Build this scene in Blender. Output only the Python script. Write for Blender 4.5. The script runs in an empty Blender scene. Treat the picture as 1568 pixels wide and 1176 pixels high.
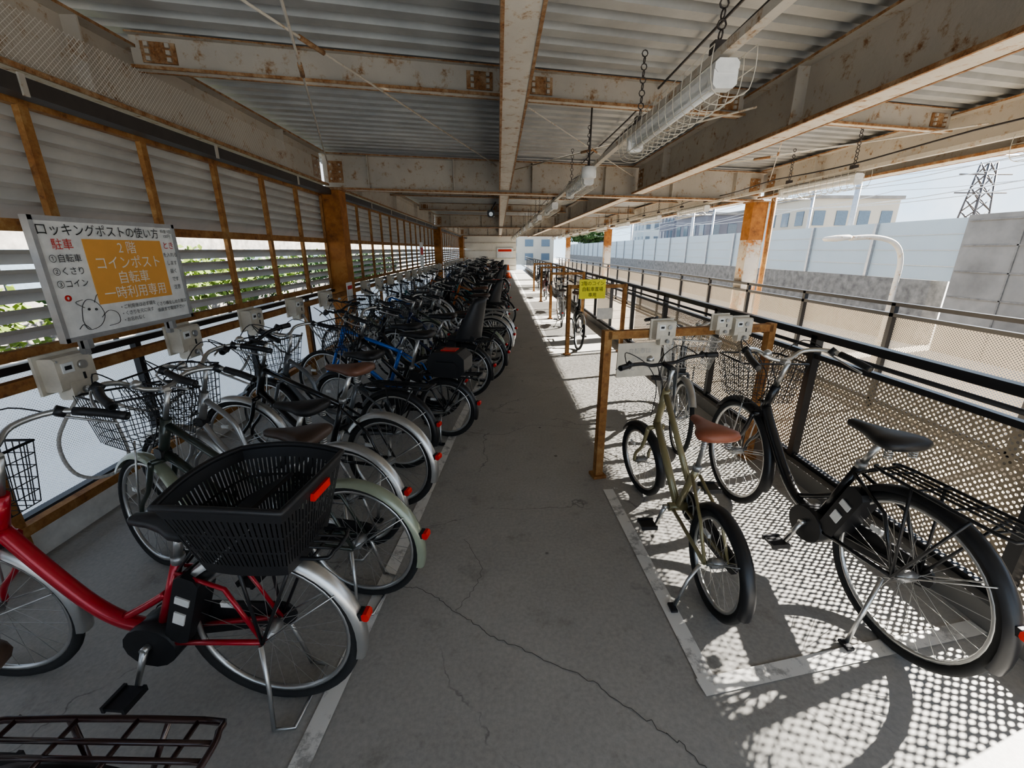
import bpy, math, random
from mathutils import Vector, Matrix
random.seed(7)
D=bpy.data
scene=bpy.context.scene
COL=scene.collection
R_=math.radians

# ------------------------------------------------------------------ materials
def newmat(name):
    m=D.materials.new(name); m.use_nodes=True
    nt=m.node_tree; b=nt.nodes['Principled BSDF']
    return m,nt,b
def c4(c): return (c[0],c[1],c[2],1.0)
def N(nt,t,**kw):
    n=nt.nodes.new(t)
    for k,v in kw.items(): setattr(n,k,v)
    return n
def ramp(nt,src,p0,c0,p1,c1):
    r=N(nt,'ShaderNodeValToRGB'); e=r.color_ramp.elements
    e[0].position=p0; e[0].color=c4(c0); e[1].position=p1; e[1].color=c4(c1)
    nt.links.new(src,r.inputs[0]); return r.outputs[0]
def noise(nt,scale,detail=6,rough=.6,coord='Object',vec=None):
    if vec is None:
        tc=N(nt,'ShaderNodeTexCoord'); vec=tc.outputs[coord]
    n=N(nt,'ShaderNodeTexNoise'); n.inputs['Scale'].default_value=scale
    n.inputs['Detail'].default_value=detail; n.inputs['Roughness'].default_value=rough
    nt.links.new(vec,n.inputs['Vector']); return n.outputs['Fac']
def mixc(nt,fac,a,b,blend='MIX'):
    m=N(nt,'ShaderNodeMix',data_type='RGBA',blend_type=blend)
    if isinstance(fac,float): m.inputs[0].default_value=fac
    else: nt.links.new(fac,m.inputs[0])
    for s,i in ((a,6),(b,7)):
        if isinstance(s,tuple): m.inputs[i].default_value=c4(s)
        else: nt.links.new(s,m.inputs[i])
    return m.outputs[2]
def mathn(nt,op,a,b=None):
    m=N(nt,'ShaderNodeMath',operation=op)
    for s,i in ((a,0),(b,1)):
        if s is None: continue
        if isinstance(s,(int,float)): m.inputs[i].default_value=s
        else: nt.links.new(s,m.inputs[i])
    return m.outputs[0]
def simple(name,c,rough=.5,metal=0.,var=.12,scale=12,coat=0.):
    m,nt,b=newmat(name)
    f=noise(nt,scale,4)
    lo=tuple(x*(1-var) for x in c); hi=tuple(min(1,x*(1+var)) for x in c)
    nt.links.new(ramp(nt,f,.3,lo,.7,hi),b.inputs['Base Color'])
    b.inputs['Roughness'].default_value=rough; b.inputs['Metallic'].default_value=metal
    b.inputs['Coat Weight'].default_value=coat
    return m
def rusty(name,paint,lo=.56,hi=.62,scale=5,rust=(.34,.14,.04)):
    m,nt,b=newmat(name)
    tc=N(nt,'ShaderNodeTexCoord')
    f=noise(nt,scale,9,.75,vec=tc.outputs['Object'])
    f2=noise(nt,scale*5,5,.6,vec=tc.outputs['Object'])
    mask=ramp(nt,f,lo,(0,0,0),hi,(1,1,1))
    rc=ramp(nt,f2,.3,tuple(x*.5 for x in rust),.75,tuple(min(1,x*1.6) for x in rust))
    f3=noise(nt,1.7,5,.6,vec=tc.outputs['Object'])
    pc=ramp(nt,f3,.3,tuple(x*.80 for x in paint),.7,paint)
    halo=ramp(nt,f,lo-.06,(1,1,1),lo,(.86,.74,.62))
    pc=mixc(nt,1.0,pc,halo,'MULTIPLY')
    nt.links.new(mixc(nt,mask,pc,rc),b.inputs['Base Color'])
    b.inputs['Roughness'].default_value=.75
    bp=N(nt,'ShaderNodeBump'); bp.inputs['Strength'].default_value=.25; bp.inputs['Distance'].default_value=.01
    nt.links.new(f2,bp.inputs['Height']); nt.links.new(bp.outputs[0],b.inputs['Normal'])
    return m
M={}
M['beam']=rusty('painted_steel_rust',(.52,.475,.41),.60,.66,8,(.25,.125,.055))
M['beamw']=rusty('white_flange_rust',(.68,.63,.55),.585,.645,10,(.27,.135,.06))
M['edge']=rusty('rusty_edge',(.47,.34,.22),.44,.56,11,(.26,.12,.045))
M['orange']=rusty('rusted_orange_steel',(.45,.26,.10),.46,.60,7,(.24,.10,.03))
M['col']=rusty('rusted_column',(.50,.23,.06),.48,.60,2.2,(.27,.10,.02))
M['colw']=rusty('column_white_primer',(.70,.63,.54),.54,.58,2.6,(.46,.17,.035))
M['black']=simple('black_paint',(.018,.018,.02),.35)
M['tyre']=simple('tyre_rubber',(.024,.024,.024),.8)
M['chrome']=simple('bright_metal',(.58,.58,.57),.32,.9,.06)
M['steelgrey']=simple('grey_metal',(.38,.38,.38),.4,.7)
M['bplastic']=simple('black_plastic',(.018,.018,.020),.45)
M['white']=simple('white_paint',(.78,.78,.76),.5)
M['cream']=simple('cream_lock_box',(.62,.57,.48),.5)
M['lightred']=simple('red_reflector',(.65,.03,.02),.2)
M['deck']=simple('deck_sheet',(.42,.42,.405),.5,.15,.15,3)
M['louvre']=simple('louvre_aluminium',(.42,.395,.36),.6,.1,.12,3)
M['dark']=simple('dark_gutter',(.06,.05,.045),.5)
M['orangesheet']=simple('orange_notice',(.80,.40,.10),.6,0,.03)
M['yellow']=simple('yellow_notice',(.85,.80,.05),.6,0,.03)
M['text']=simple('text_black',(.02,.02,.02),.6)
M['textw']=simple('text_white',(.85,.8,.7),.6)
M['textr']=simple('text_red',(.6,.03,.02),.6)
M['rope']=simple('lock_chain_cover',(.45,.43,.40),.6,0,.3,80)
M['cone']=simple('cone_orange',(.85,.12,.02),.5)
M['tube']=simple('fluorescent_tube_glass',(.9,.9,.88),.3,0,.01)

# concrete floor
m,nt,b=newmat('concrete_floor')
tc=N(nt,'ShaderNodeTexCoord'); v=tc.outputs['Object']
f1=noise(nt,1.2,8,.65,vec=v); f2=noise(nt,60,3,.6,vec=v); f3=noise(nt,4,6,.7,vec=v); f4=noise(nt,14,6,.7,vec=v)
base=ramp(nt,f1,.3,(.33,.318,.295),.7,(.45,.435,.405))
base=mixc(nt,.25,base,ramp(nt,f2,.35,(.25,.245,.23),.65,(.52,.50,.475)))
st=ramp(nt,f3,.56,(1,1,1),.72,(.72,.705,.69))
base=mixc(nt,1.0,base,st,'MULTIPLY')
base=mixc(nt,1.0,base,ramp(nt,f4,.60,(1,1,1),.70,(.84,.83,.82)),'MULTIPLY')
vo=N(nt,'ShaderNodeTexVoronoi',feature='DISTANCE_TO_EDGE'); vo.inputs['Scale'].default_value=.75
nv=N(nt,'ShaderNodeTexNoise'); nv.inputs['Scale'].default_value=5; nv.inputs['Detail'].default_value=6
nt.links.new(v,nv.inputs['Vector'])
va=N(nt,'ShaderNodeMix',data_type='RGBA',blend_type='ADD'); va.inputs[0].default_value=.25
nt.links.new(v,va.inputs[6]); nt.links.new(nv.outputs['Color'],va.inputs[7])
nt.links.new(va.outputs[2],vo.inputs['Vector'])
ck=ramp(nt,vo.outputs['Distance'],.001,(.5,.5,.5),.004,(1,1,1))
cm=ramp(nt,f1,.46,(0,0,0),.52,(1,1,1))
ckm=mixc(nt,cm,(1.,1.,1.),ck)
base=mixc(nt,1.0,base,ckm,'MULTIPLY')
vs=N(nt,'ShaderNodeTexVoronoi'); vs.inputs['Scale'].default_value=3.2; nt.links.new(v,vs.inputs['Vector'])
sp=ramp(nt,vs.outputs['Distance'],.03,(.35,.34,.33),.05,(1,1,1))
base=mixc(nt,1.0,base,sp,'MULTIPLY')
nt.links.new(base,b.inputs['Base Color'])
b.inputs['Roughness'].default_value=.6
bp=N(nt,'ShaderNodeBump'); bp.inputs['Strength'].default_value=.12; bp.inputs['Distance'].default_value=.004
nt.links.new(f2,bp.inputs['Height']); nt.links.new(bp.outputs[0],b.inputs['Normal'])
M['floor']=m
m,nt,b=newmat('worn_line_paint')
f=noise(nt,9,8,.75)
nt.links.new(ramp(nt,f,.38,(.42,.405,.38),.48,(.78,.76,.72)),b.inputs['Base Color']); b.inputs['Roughness'].default_value=.7
M['line']=m
def perforated(name,col,pitch,rad,diffuse_trans=0.,rnd=0.):
    m,nt,b=newmat(name)
    tc=N(nt,'ShaderNodeTexCoord'); s=N(nt,'ShaderNodeSeparateXYZ'); nt.links.new(tc.outputs['Object'],s.inputs[0])
    a=mathn(nt,'ADD',s.outputs[1],s.outputs[2]); c=mathn(nt,'SUBTRACT',s.outputs[1],s.outputs[2])
    cb=N(nt,'ShaderNodeCombineXYZ'); nt.links.new(a,cb.inputs[0]); nt.links.new(c,cb.inputs[1])
    vo=N(nt,'ShaderNodeTexVoronoi',voronoi_dimensions='2D'); vo.inputs['Randomness'].default_value=rnd
    vo.inputs['Scale'].default_value=1/(pitch*1.414); nt.links.new(cb.outputs[0],vo.inputs['Vector'])
    hole=mathn(nt,'LESS_THAN',vo.outputs['Distance'],rad)
    tr=N(nt,'ShaderNodeBsdfTransparent'); mx=N(nt,'ShaderNodeMixShader')
    b.inputs['Base Color'].default_value=c4(col); b.inputs['Roughness'].default_value=.6
    surf=b.outputs[0]
    if diffuse_trans>0:
        tl=N(nt,'ShaderNodeBsdfTranslucent'); tl.inputs[0].default_value=c4(col)
        m2=N(nt,'ShaderNodeMixShader'); m2.inputs[0].default_value=diffuse_trans
        nt.links.new(surf,m2.inputs[1]); nt.links.new(tl.outputs[0],m2.inputs[2]); surf=m2.outputs[0]
    nt.links.new(hole,mx.inputs[0]); nt.links.new(surf,mx.inputs[1]); nt.links.new(tr.outputs[0],mx.inputs[2])
    nt.links.new(mx.outputs[0],nt.nodes['Material Output'].inputs[0])
    return m
M['perf']=perforated('perforated_tan_sheet',(.36,.30,.22),.021,.29,0,.25)
M['perf_far']=perforated('perforated_beige_sheet',(.74,.66,.54),.020,.34)
M['panel']=perforated('white_perforated_panel',(.86,.87,.88),.012,.20,.6)
m,nt,b=newmat('bird_net'); tc=N(nt,'ShaderNodeTexCoord'); s=N(nt,'ShaderNodeSeparateXYZ'); nt.links.new(tc.outputs['Object'],s.inputs[0])
a=mathn(nt,'ADD',s.outputs[1],s.outputs[2]); c=mathn(nt,'SUBTRACT',s.outputs[1],s.outputs[2])
def wl(o):
    return mathn(nt,'LESS_THAN',mathn(nt,'FRACT',mathn(nt,'MULTIPLY',o,34)),.12)
w=mathn(nt,'MAXIMUM',wl(a),wl(c)); tr=N(nt,'ShaderNodeBsdfTransparent'); mx=N(nt,'ShaderNodeMixShader')
b.inputs['Base Color'].default_value=(.75,.72,.67,1)
nt.links.new(w,mx.inputs[0]); nt.links.new(tr.outputs[0],mx.inputs[1]); nt.links.new(b.outputs[0],mx.inputs[2]); nt.links.new(mx.outputs[0],nt.nodes['Material Output'].inputs[0])
M['net']=m
M['ramp']=simple('ramp_concrete',(.50,.44,.36),.8,0,.15,1.5)
M['road']=simple('outside_ground',(.42,.39,.35),.9,0,.15,.8)
M['wallpanel']=simple('noise_barrier_panel',(.33,.38,.40),.6,0,.04,.4)
M['concwall']=simple('grey_concrete_wall',(.18,.17,.155),.85,0,.25,1.2)
M['stone']=simple('stone_blocks',(.16,.15,.135),.9,0,.4,4)
M['rock']=simple('garden_rock',(.26,.245,.225),.9,0,.4,3)
M['leafy']=simple('leaf_yellowgreen',(.15,.21,.03),.7,0,.4,2)
M['leafg']=simple('leaf_green',(.04,.085,.018),.7,0,.4,2)
M['endwall']=simple('end_wall_beige',(.78,.74,.66),.7,0,.1,.8)
M['bldg']=simple('building_beige',(.38,.345,.285),.8,0,.08,.3)
M['bldgd']=simple('building_dark',(.12,.12,.14),.8,0,.2,.3)
M['glass']=simple('window_glass',(.10,.13,.16),.1)
M['crack']=simple('crack_dark',(.12,.115,.11),.9)

# ------------------------------------------------------------------ mesh builder
def sm(pts,n=6):
    P=[Vector(p) for p in pts]; out=[]
    for i in range(len(P)-1):
        p0=P[max(i-1,0)];p1=P[i];p2=P[i+1];p3=P[min(i+2,len(P)-1)]
        for k in range(n):
            t=k/n
            out.append(.5*((2*p1)+(p2-p0)*t+(2*p0-5*p1+4*p2-p3)*t*t+(3*p1-p0-3*p2+p3)*t**3))
    out.append(P[-1]); return out
class MB:
    def __init__(s): s.v=[];s.f=[];s.m=[];s.s=[];s.mats=[];s.T=None
    def mi(s,mat):
        if isinstance(mat,str): mat=M[mat]
        if mat not in s.mats: s.mats.append(mat)
        return s.mats.index(mat)
    def av(s,p):
        p=Vector(p)
        if s.T is not None: p=s.T@p
        s.v.append(p[:]); return len(s.v)-1
    def af(s,idx,mi,smooth=False): s.f.append(idx);s.m.append(mi);s.s.append(smooth)
    def tube(s,pts,r,mat,seg=8,closed=False,smooth=True,sq=None):
        P=[Vector(p) for p in pts]; n=len(P); mi=s.mi(mat)
        rs=r if isinstance(r,(list,tuple)) else [r]*n
        up=None; rings=[]
        for i in range(n):
            if closed: t=(P[(i+1)%n]-P[i-1])
            else: t=P[min(i+1,n-1)]-P[max(i-1,0)]
            if t.length<1e-9: t=Vector((0,0,1))
            t.normalize()
            if up is None:
                a=Vector((0,1,0)) if abs(t.y)<.9 else Vector((1,0,0))
                up=(a-t*a.dot(t)).normalized()
            else:
                u2=up-t*up.dot(t); up=u2.normalized() if u2.length>1e-6 else up
            w=t.cross(up); ring=[]
            for k in range(seg):
                an=2*math.pi*(k+.5)/seg
                ring.append(s.av(P[i]+(up*math.cos(an)+w*math.sin(an))*rs[i]))
            rings.append(ring)
        m=n if closed else n-1
        for i in range(m):
            A=rings[i];B=rings[(i+1)%n]
            for k in range(seg): s.af((A[k],A[(k+1)%seg],B[(k+1)%seg],B[k]),mi,smooth)
        if not closed:
            s.af(tuple(reversed(rings[0])),mi); s.af(tuple(rings[-1]),mi)
    def box(s,c,d,mat,rot=None,mats=None):
        c=Vector(c); ids=[]
        for x in (-.5,.5):
            for y in (-.5,.5):
                for z in (-.5,.5):
                    p=Vector((x*d[0],y*d[1],z*d[2]))
                    if rot is not None: p=rot@p
                    ids.append(s.av(c+p))
        fs=[(0,1,3,2),(4,6,7,5),(0,4,5,1),(2,3,7,6),(0,2,6,4),(1,5,7,3)]
        for i,f in enumerate(fs):
            mm=mats.get(i,mat) if mats else mat
            s.af(tuple(ids[j] for j in f),s.mi(mm))
    def rbox(s,c,d,r,mat):
        c=Vector(c); x,y,z=d[0]/2,d[1]/2,d[2]/2
        o=[(x-r,-z),(x,-z+r),(x,z-r),(x-r,z),(-x+r,z),(-x,z-r),(-x,-z+r),(-x+r,-z)]
        s.prism([(c.x+a,c.z+b) for a,b in o],c.y-y,c.y+y,mat)
    def prism(s,out,y0,y1,mat,smooth=False):
        mi=s.mi(mat); A=[s.av((a,y0,b)) for a,b in out]; B=[s.av((a,y1,b)) for a,b in out]; n=len(out)
        s.af(tuple(A),mi); s.af(tuple(reversed(B)),mi)
        for k in range(n): s.af((A[k],B[k],B[(k+1)%n],A[(k+1)%n]),mi,smooth)
    def circ(s,c,R,r,mat,n=40,seg=8,axis='y'):
        pts=[]
        for k in range(n):
            a=2*math.pi*k/n
            if axis=='y': pts.append((c[0]+R*math.cos(a),c[1],c[2]+R*math.sin(a)))
            elif axis=='x': pts.append((c[0],c[1]+R*math.cos(a),c[2]+R*math.sin(a)))
            else: pts.append((c[0]+R*math.cos(a),c[1]+R*math.sin(a),c[2]))
        s.tube(pts,r,mat,seg,closed=True)
    def loft(s,st,mat,seg=12):
        mi=s.mi(mat); rings=[]
        for c,(w,h) in st:
            c=Vector(c); ring=[]
            for k in range(seg):
                a=2*math.pi*k/seg; ca,sa=math.cos(a),math.sin(a)
                ring.append(s.av(c+Vector((0,w*math.copysign(abs(ca)**.8,ca),h*math.copysign(abs(sa)**.8,sa)))))
            rings.append(ring)
        for A,B in zip(rings,rings[1:]):
            for k in range(seg): s.af((A[k],A[(k+1)%seg],B[(k+1)%seg],B[k]),mi,True)
        s.af(tuple(reversed(rings[0])),mi,True); s.af(tuple(rings[-1]),mi,True)
    def quad(s,a,b,c,d,mat,smooth=False):
        s.af((s.av(a),s.av(b),s.av(c),s.av(d)),s.mi(mat),smooth)
    def mesh(s,name):
        me=D.meshes.new(name); me.from_pydata(s.v,[],s.f)
        for m in s.mats: me.materials.append(m)
        me.polygons.foreach_set('material_index',s.m); me.polygons.foreach_set('use_smooth',s.s)
        me.update(); return me
    def obj(s,name,loc=(0,0,0),parent=None,recenter=False):
        if recenter:
            n=len(s.v); cx=[sum(v[i] for v in s.v)/n for i in range(3)]
            s.v=[(v[0]-cx[0],v[1]-cx[1],v[2]-cx[2]) for v in s.v]; loc=cx
        o=D.objects.new(name,s.mesh(name)); COL.objects.link(o); o.location=loc
        if parent: o.parent=parent
        return o
def inst(me,name,loc,rotz=0,scale=1.,rotx=0):
    o=D.objects.new(name,me); COL.objects.link(o); o.location=loc
    o.rotation_euler=(rotx,0,rotz); o.scale=(scale,)*3; return o

# ------------------------------------------------------------------ structure
K=.20
def ys(y0,x): return y0+K*(x+2.45)
Y0,Y1=-3.,34.
YL=Y1-Y0; YC=(Y0+Y1)/2
mb=MB(); mb.box((-.29,YC,-.15),(4.72,YL,.3),'floor'); mb.obj('floor')
mb=MB(); mb.box((3.42,YC,-.40),(2.70,YL,.2),'ramp'); mb.obj('ramp_floor')
mb=MB(); mb.box((2.06,YC,.04),(.14,YL,.14),'concwall'); mb.obj('curb_right')
mb=MB(); mb.box((-2.395,YC,.07),(.09,YL,.14),'white'); mb.obj('curb_left')
def strip(name,pts,w,mat,z=.004):
    mb=MB()
    for (a,b_) in zip(pts,pts[1:]):
        a=Vector((*a,z));b_=Vector((*b_,z)); d=(b_-a).normalized(); n=Vector((-d.y,d.x,0))*w/2
        mb.quad(a-n,b_-n,b_+n,a+n,mat)
    return mb.obj(name)
strip('floor_marking',[(.70,2.42),(.745,1.13)],.065,'line')
strip('floor_marking',[(.71,1.10),(1.98,1.32)],.065,'line',.005)
strip('floor_marking',[(-.665,.2),(-.62,.9),(-.50,2.15),(-.40,3.3)],.065,'line')
strip('floor_marking',[(-.40,3.3),(0,7.),(.15,12.),(.15,30)],.065,'line')
strip('floor_marking',[(.80,6.3),(.85,10.),(1.0,30)],.065,'line')
def crack(pts,w=.0028):
    P=sm([(a,b_,.0) for a,b_ in pts],14); P2=[(p.x+random.uniform(-.008,.008),p.y+random.uniform(-.008,.008)) for p in P]
    return strip('floor_crack',P2,w,'crack',.0025)
crack([(-.6,1.62),(-.38,1.6),(-.2,1.46),(-.01,1.32),(.29,1.155),(.48,1.0),(.60,.87),(.7,.6)])
crack([(-.2,1.46),(-.1,1.7),(-.2,1.95)],.002)
crack([(-.35,3.4),(0,3.3),(.3,3.5),(.7,3.4)])

def hbeam(name,p0,p1,h,w,mat='beam',fl='beamw',tf=.018,tw=.012,stiff=0):
    p0=Vector(p0);p1=Vector(p1);d=p1-p0;L=d.length
    mb=MB(); em={0:'edge',1:'edge'}
    x=d.normalized(); rot=Matrix.Rotation(math.atan2(x.y,x.x)-math.pi/2,4,'Z')
    mb.box((0,0,tf/2),(w,L,tf),fl,mats=em); mb.box((0,0,h-tf/2),(w,L,tf),mat,mats=em)
    mb.box((0,0,h/2),(tw,L,h-2*tf),mat)
    for sx in (-1,1): mb.box((sx*(w/2-.007),0,tf*.5),(.016,L,tf+.008),'edge')
    for k in range(stiff):
        y=-L/2+L*(k+.5)/stiff
        for sx in (-1,1): mb.box((sx*w/4,y,h/2),(w/2-.01,.012,h-2*tf),mat)
    for e in (-1,1):
        y=e*(L/2-.16)
        for sx in (-1,1):
            mb.box((sx*(tw/2+.006),y,h/2),(.012,.2,h*.6),'edge')
            for a in (-.06,.06):
                for c in (-.2,0,.2): mb.box((sx*(tw/2+.02),y+a,h/2+c*h),(.02,.024,.024),mat)
    o=mb.obj(name); o.matrix_world=Matrix.Translation((p0+p1)/2)@rot
    return o
mains=[-4.15,6.65,17.45,28.25]
segs=list(zip(mains,mains[1:]+[34.]))
for bx,bw,z0,h in ((-2.45,.20,2.35,.42),(.10,.17,2.36,.40),(2.27,.20,2.36,.42),(4.66,.22,2.35,.44)):
    for a,b_ in segs:
        a2=max(ys(a,bx)+.11,Y0); b2=min(ys(b_,bx)-.11,33.9)
        hbeam('ceiling_beam',(bx,a2,z0),(bx,b2,z0),h,bw,stiff=4)
for y in mains[1:]:
    hbeam('ceiling_crossbeam',(-2.45,y,2.31),(4.66,ys(y,4.66),2.31),.46,.2,stiff=6)
sec=[-.1,3.35,10.2,13.8,21.,24.6,31.8]
for y in sec:
    for x0,x1 in ((-2.38,.02),(.18,2.18),(2.36,4.56)):
        hbeam('ceiling_joist',(x0,ys(y,x0),2.63),(x1,ys(y,x1),2.63),.2,.1,tf=.01,tw=.008)
mb=MB(); y=Y0-1.5; rows=[]
while y<33.5:
    for dy,z in ((0,2.84),(.095,2.84),(.115,2.90),(.18,2.90)):
        rows.append((y+dy,z))
    y+=.2
mi=mb.mi('deck'); prev=None
for yy,z in rows:
    r=[mb.av((x,ys(yy,x),z)) for x in (-2.9,4.95)]
    if prev: mb.af((prev[0],prev[1],r[1],r[0]),mi)
    prev=r
mb.obj('ceiling')
mb=MB(); mb.box((1.02,YC,2.98),(7.9,YL+.5,.06),'concwall'); mb.obj('roof_slab')
mb=MB(); mb.box((4.86,YC,2.72),(.03,YL,.42),'deck'); mb.obj('trim_fascia')
def column(x,y,zb,zt,wsplit):
    mb=MB(); w=.27
    for a,b_,mt in ((zb,wsplit,'colw'),(wsplit,zt,'col')):
        c=(a+b_)/2;h=b_-a
        mb.box((x-w/2+.008,y,c),(.016,w,h),mt); mb.box((x+w/2-.008,y,c),(.016,w,h),mt)
        mb.box((x,y,c),(w-.03,.012,h),mt)
        mb.box((x,y-w/2+.01,c),(w-.034,.008,h),mt)
    mb.box((x,y,zt-.01),(w+.06,w+.06,.02),'edge'); mb.box((x,y,zb+.02),(w+.14,w+.14,.03),'col')
    for sx in (-1,1):
        for sy in (-1,1): mb.tube([(x+sx*.17,y+sy*.17,zb+.03),(x+sx*.17,y+sy*.17,zb+.07)],.014,'edge',6)
    return mb.obj('steel_column',recenter=True)
for y in (6.65,17.45,28.25):
    column(-2.36,y,.14,2.31,.3); column(4.62,ys(y,4.66),-.25,2.31,1.66)
mb=MB(); mb.tube([(4.85,7.95,-.25),(4.85,7.95,2.7)],.045,'orange',10); mb.obj('drain_pipe')
def rod(p0,p1,r=.008,name='brace_rod',mat='beamw'):
    mb=MB(); mb.tube([p0,p1],r,mat,6); 
    a=Vector(p0);b_=Vector(p1);c=a.lerp(b_,.45);d=(b_-a).normalized()*.1
    mb.tube([c-d,c+d],r*1.9,'edge',6); mb.obj(name,recenter=True)
rod((-.02,6.5,2.60),(-2.3,-1.5,2.60)); rod((-2.25,6.3,2.58),(.0,-.6,2.58))
rod((.2,7.0,2.62),(2.1,3.9,2.60)); rod((2.4,7.2,2.6),(4.5,4.3,2.6)); rod((2.4,3.9,2.6),(4.5,7.6,2.58),.006)
rod((.25,3.9,2.58),(2.15,7.3,2.58),.006)
for x,z in ((1.35,2.80),(3.2,2.80)):
    mb=MB(); mb.tube(sm([(x,yy,z+.02*math.sin(yy*2.1)) for yy in range(-3,33,2)],3),.009,'dark',6); mb.obj('ceiling_cable',recenter=True)
for xx,zz in ((1.02,2.40),(3.84,2.42)):
    mb=MB(); P=[]
    for i in range(0,110): P.append((xx+.02*math.sin(i*.9),-2+i*.32,zz-.035*abs(math.sin(i*.36))))
    mb.tube(P,.008,'dark',6); mb.obj('ceiling_cable',recenter=True)

# ---- left louvre wall
mb=MB()
def slat(z,w,ang,x=-2.56):
    mb.box((x,YC,z),(w,YL,.004),'louvre',rot=Matrix.Rotation(ang,3,'Y'))
    mb.box((x+w/2*math.cos(ang),YC,z+w/2*abs(math.sin(ang))-.009),(.006,YL,.022),'louvre')
z=1.70
while z<2.24: slat(z,.112,-R_(52)); z+=.082
z=1.06
while z<1.56: slat(z,.108,-R_(42)); z+=.100
mb.obj('wall_left_louvres')
mb=MB()
for z,h,x in ((2.24,.06,-2.49),(1.62,.06,-2.49),(.98,.05,-2.49)):
    mb.box((x,YC,z),(.05,YL,h),'orange')
y=-2.85
while y<33.5:
    mb.box((-2.48,y,1.60),(.035,.05,1.24),'orange'); y+=.78
mb.obj('wall_left_frame')
mb=MB(); mb.box((-2.38,YC,2.27),(.10,YL,.08),'dark')
for k in range(23): mb.box((-2.325,-2+1.5*k,2.27),(.01,.03,.10),'beam')
mb.obj('trim_gutter_left')
mb=MB(); ya=Y0
for yb in (6.5,17.3,28.1,33.8):
    mb.quad((-2.335,ya,2.37),(-2.335,yb,2.37),(-2.335,yb,2.62),(-2.335,ya,2.62),'net'); ya=yb+.32
mb.obj('bird_net')
mb=MB(); mb.quad((-2.50,Y0,.14),(-2.50,33.8,.14),(-2.50,33.8,.90),(-2.50,Y0,.90),'panel'); mb.obj('wall_left_panels')
mb=MB()
y=-2.5
while y<33.5:
    mb.box((-2.47,y,.53),(.04,.045,.78),'black'); y+=1.35
mb.box((-2.47,YC,.92),(.05,YL,.04),'black')
mb.box((-2.47,YC,.16),(.05,YL,.04),'black')
mb.obj('wall_left_posts')
mb=MB(); mb.box((-2.31,YC,.875),(.05,YL,.055),'orange'); mb.box((-2.31,YC,.20),(.05,YL,.05),'orange')
y=-1.6
while y<33:
    mb.box((-2.325,y,.45),(.045,.05,.9),'orange'); y+=3.4
mb.obj('lock_rail')
def lockmesh():
    mb=MB()
    mb.box((0,0,.0),(.015,.24,.20),'cream')
    mb.rbox((.045,0,.0),(.09,.20,.17),.012,'cream')
    mb.rbox((.055,.01,-.09),(.075,.13,.10),.012,'cream')
    mb.tube([(.09,0.03,.03),(.105,.03,.03)],.022,'chrome',12)
    mb.box((.092,-.045,.03),(.006,.06,.05),'white')
    mb.box((.096,-.045,.03),(.002,.035,.02),'text')
    mb.box((.092,.03,-.03),(.006,.01,.035),'text')
    mb.tube([(.094,.01,-.1),(.12,.01,-.1)],.018,'steelgrey',10)
    for y in (-.09,.09): mb.tube([(.088,y,.07),(.094,y,.07)],.006,'chrome',6)
    return mb.mesh('coin_lock_box')
lock=lockmesh()
ly=2.18; n=0; lys=[]
while ly<30:
    if min(abs(ly-q) for q in (6.65,17.45,28.25))>.3:
        inst(lock,'coin_lock_box',(-2.275,ly,.90)); lys.append(ly)
    ly+=.86
inst(lock,'coin_lock_box',(-2.275,1.32,.90)); inst(lock,'coin_lock_box',(-2.275,.46,.90))
def chain(p0,p1,sag,r=.009):
    mb=MB(); a=Vector(p0);b_=Vector(p1);P=[]
    for k in range(25):
        t=k/24; p=a.lerp(b_,t); p.z-=sag*4*t*(1-t); P.append(p)
    mb.tube(P,r,'rope',6); mb.obj('lock_cable',recenter=True)
for i,yy in enumerate(lys[:14]):
    chain((-2.16,yy,.82),(-1.85+random.uniform(-.1,.1),yy+random.uniform(.05,.3),.72),.12+random.random()*.15)
mb=MB(); mb.tube(sm([(-2.16,2.14,.80),(-2.2,2.0,.6),(-2.16,1.98,.42),(-2.08,2.05,.36),(-2.02,2.14,.42),(-2.06,2.16,.66),(-2.12,2.16,.82)],6),.009,'rope',6); mb.obj('lock_cable')

# end wall
mb=MB(); mb.box((-.75,33.05,1.3),(4.1,.1,3.2),'endwall')
for k in range(5): mb.box((-.75,32.98,.3+.55*k),(4.0,.05,.05),'beamw')
wb_o=mb.obj('wall_back')
mb=MB(); mb.box((.45,32.94,1.25),(1.2,.03,.7),'white'); mb.box((.45,32.92,1.42),(1.,.01,.16),'textr'); mb.obj('notice_board',parent=wb_o)
mb=MB(); mb.box((.5,24,.02),(.4,.4,.04),'cone'); mb.tube([(.5,24,.04),(.5,24,.3),(.5,24,.31),(.5,24,.42),(.5,24,.43),(.5,24,.7)],[.15,.1,.1,.075,.075,.03],'cone',16)
mb.tube([(.5,24,.3),(.5,24,.42)],[.104,.078],'white',16); mb.obj('traffic_cone')

# ------------------------------------------------------------------ right railing
mb=MB()
X=2.06
mb.box((X,YC+1,.97),(.05,YL-2.4,.045),'black'); mb.box((X,YC+1,.84),(.035,YL-2.4,.03),'black'); mb.box((X,YC+1,.125),(.035,YL-2.4,.03),'black')
mb.tube([(X-.04,-.5,.90),(X-.04,20,.90)],.012,'black',8)
y=.05
while y<33.5: mb.box((X,y,.54),(.05,.05,.86),'black'); y+=1.3
mb.obj('railing_right')
mb=MB(); mb.quad((X+.03,1.05,.13),(X+.03,6.5,.13),(X+.03,6.5,.83),(X+.03,1.05,.83),'perf')
for y in (7.9,10.5,11.8,14.4,17,18.3,22):
    mb.quad((X+.03,y,.13),(X+.03,y+1.2,.13),(X+.03,y+1.2,.83),(X+.03,y,.83),'perf')
mb.obj('railing_mesh_panel')
mb=MB(); X=4.42
for z in (.92,.80,-.2): mb.box((X,YC,z),(.05,YL,.04),'black')
y=-2.6
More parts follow.
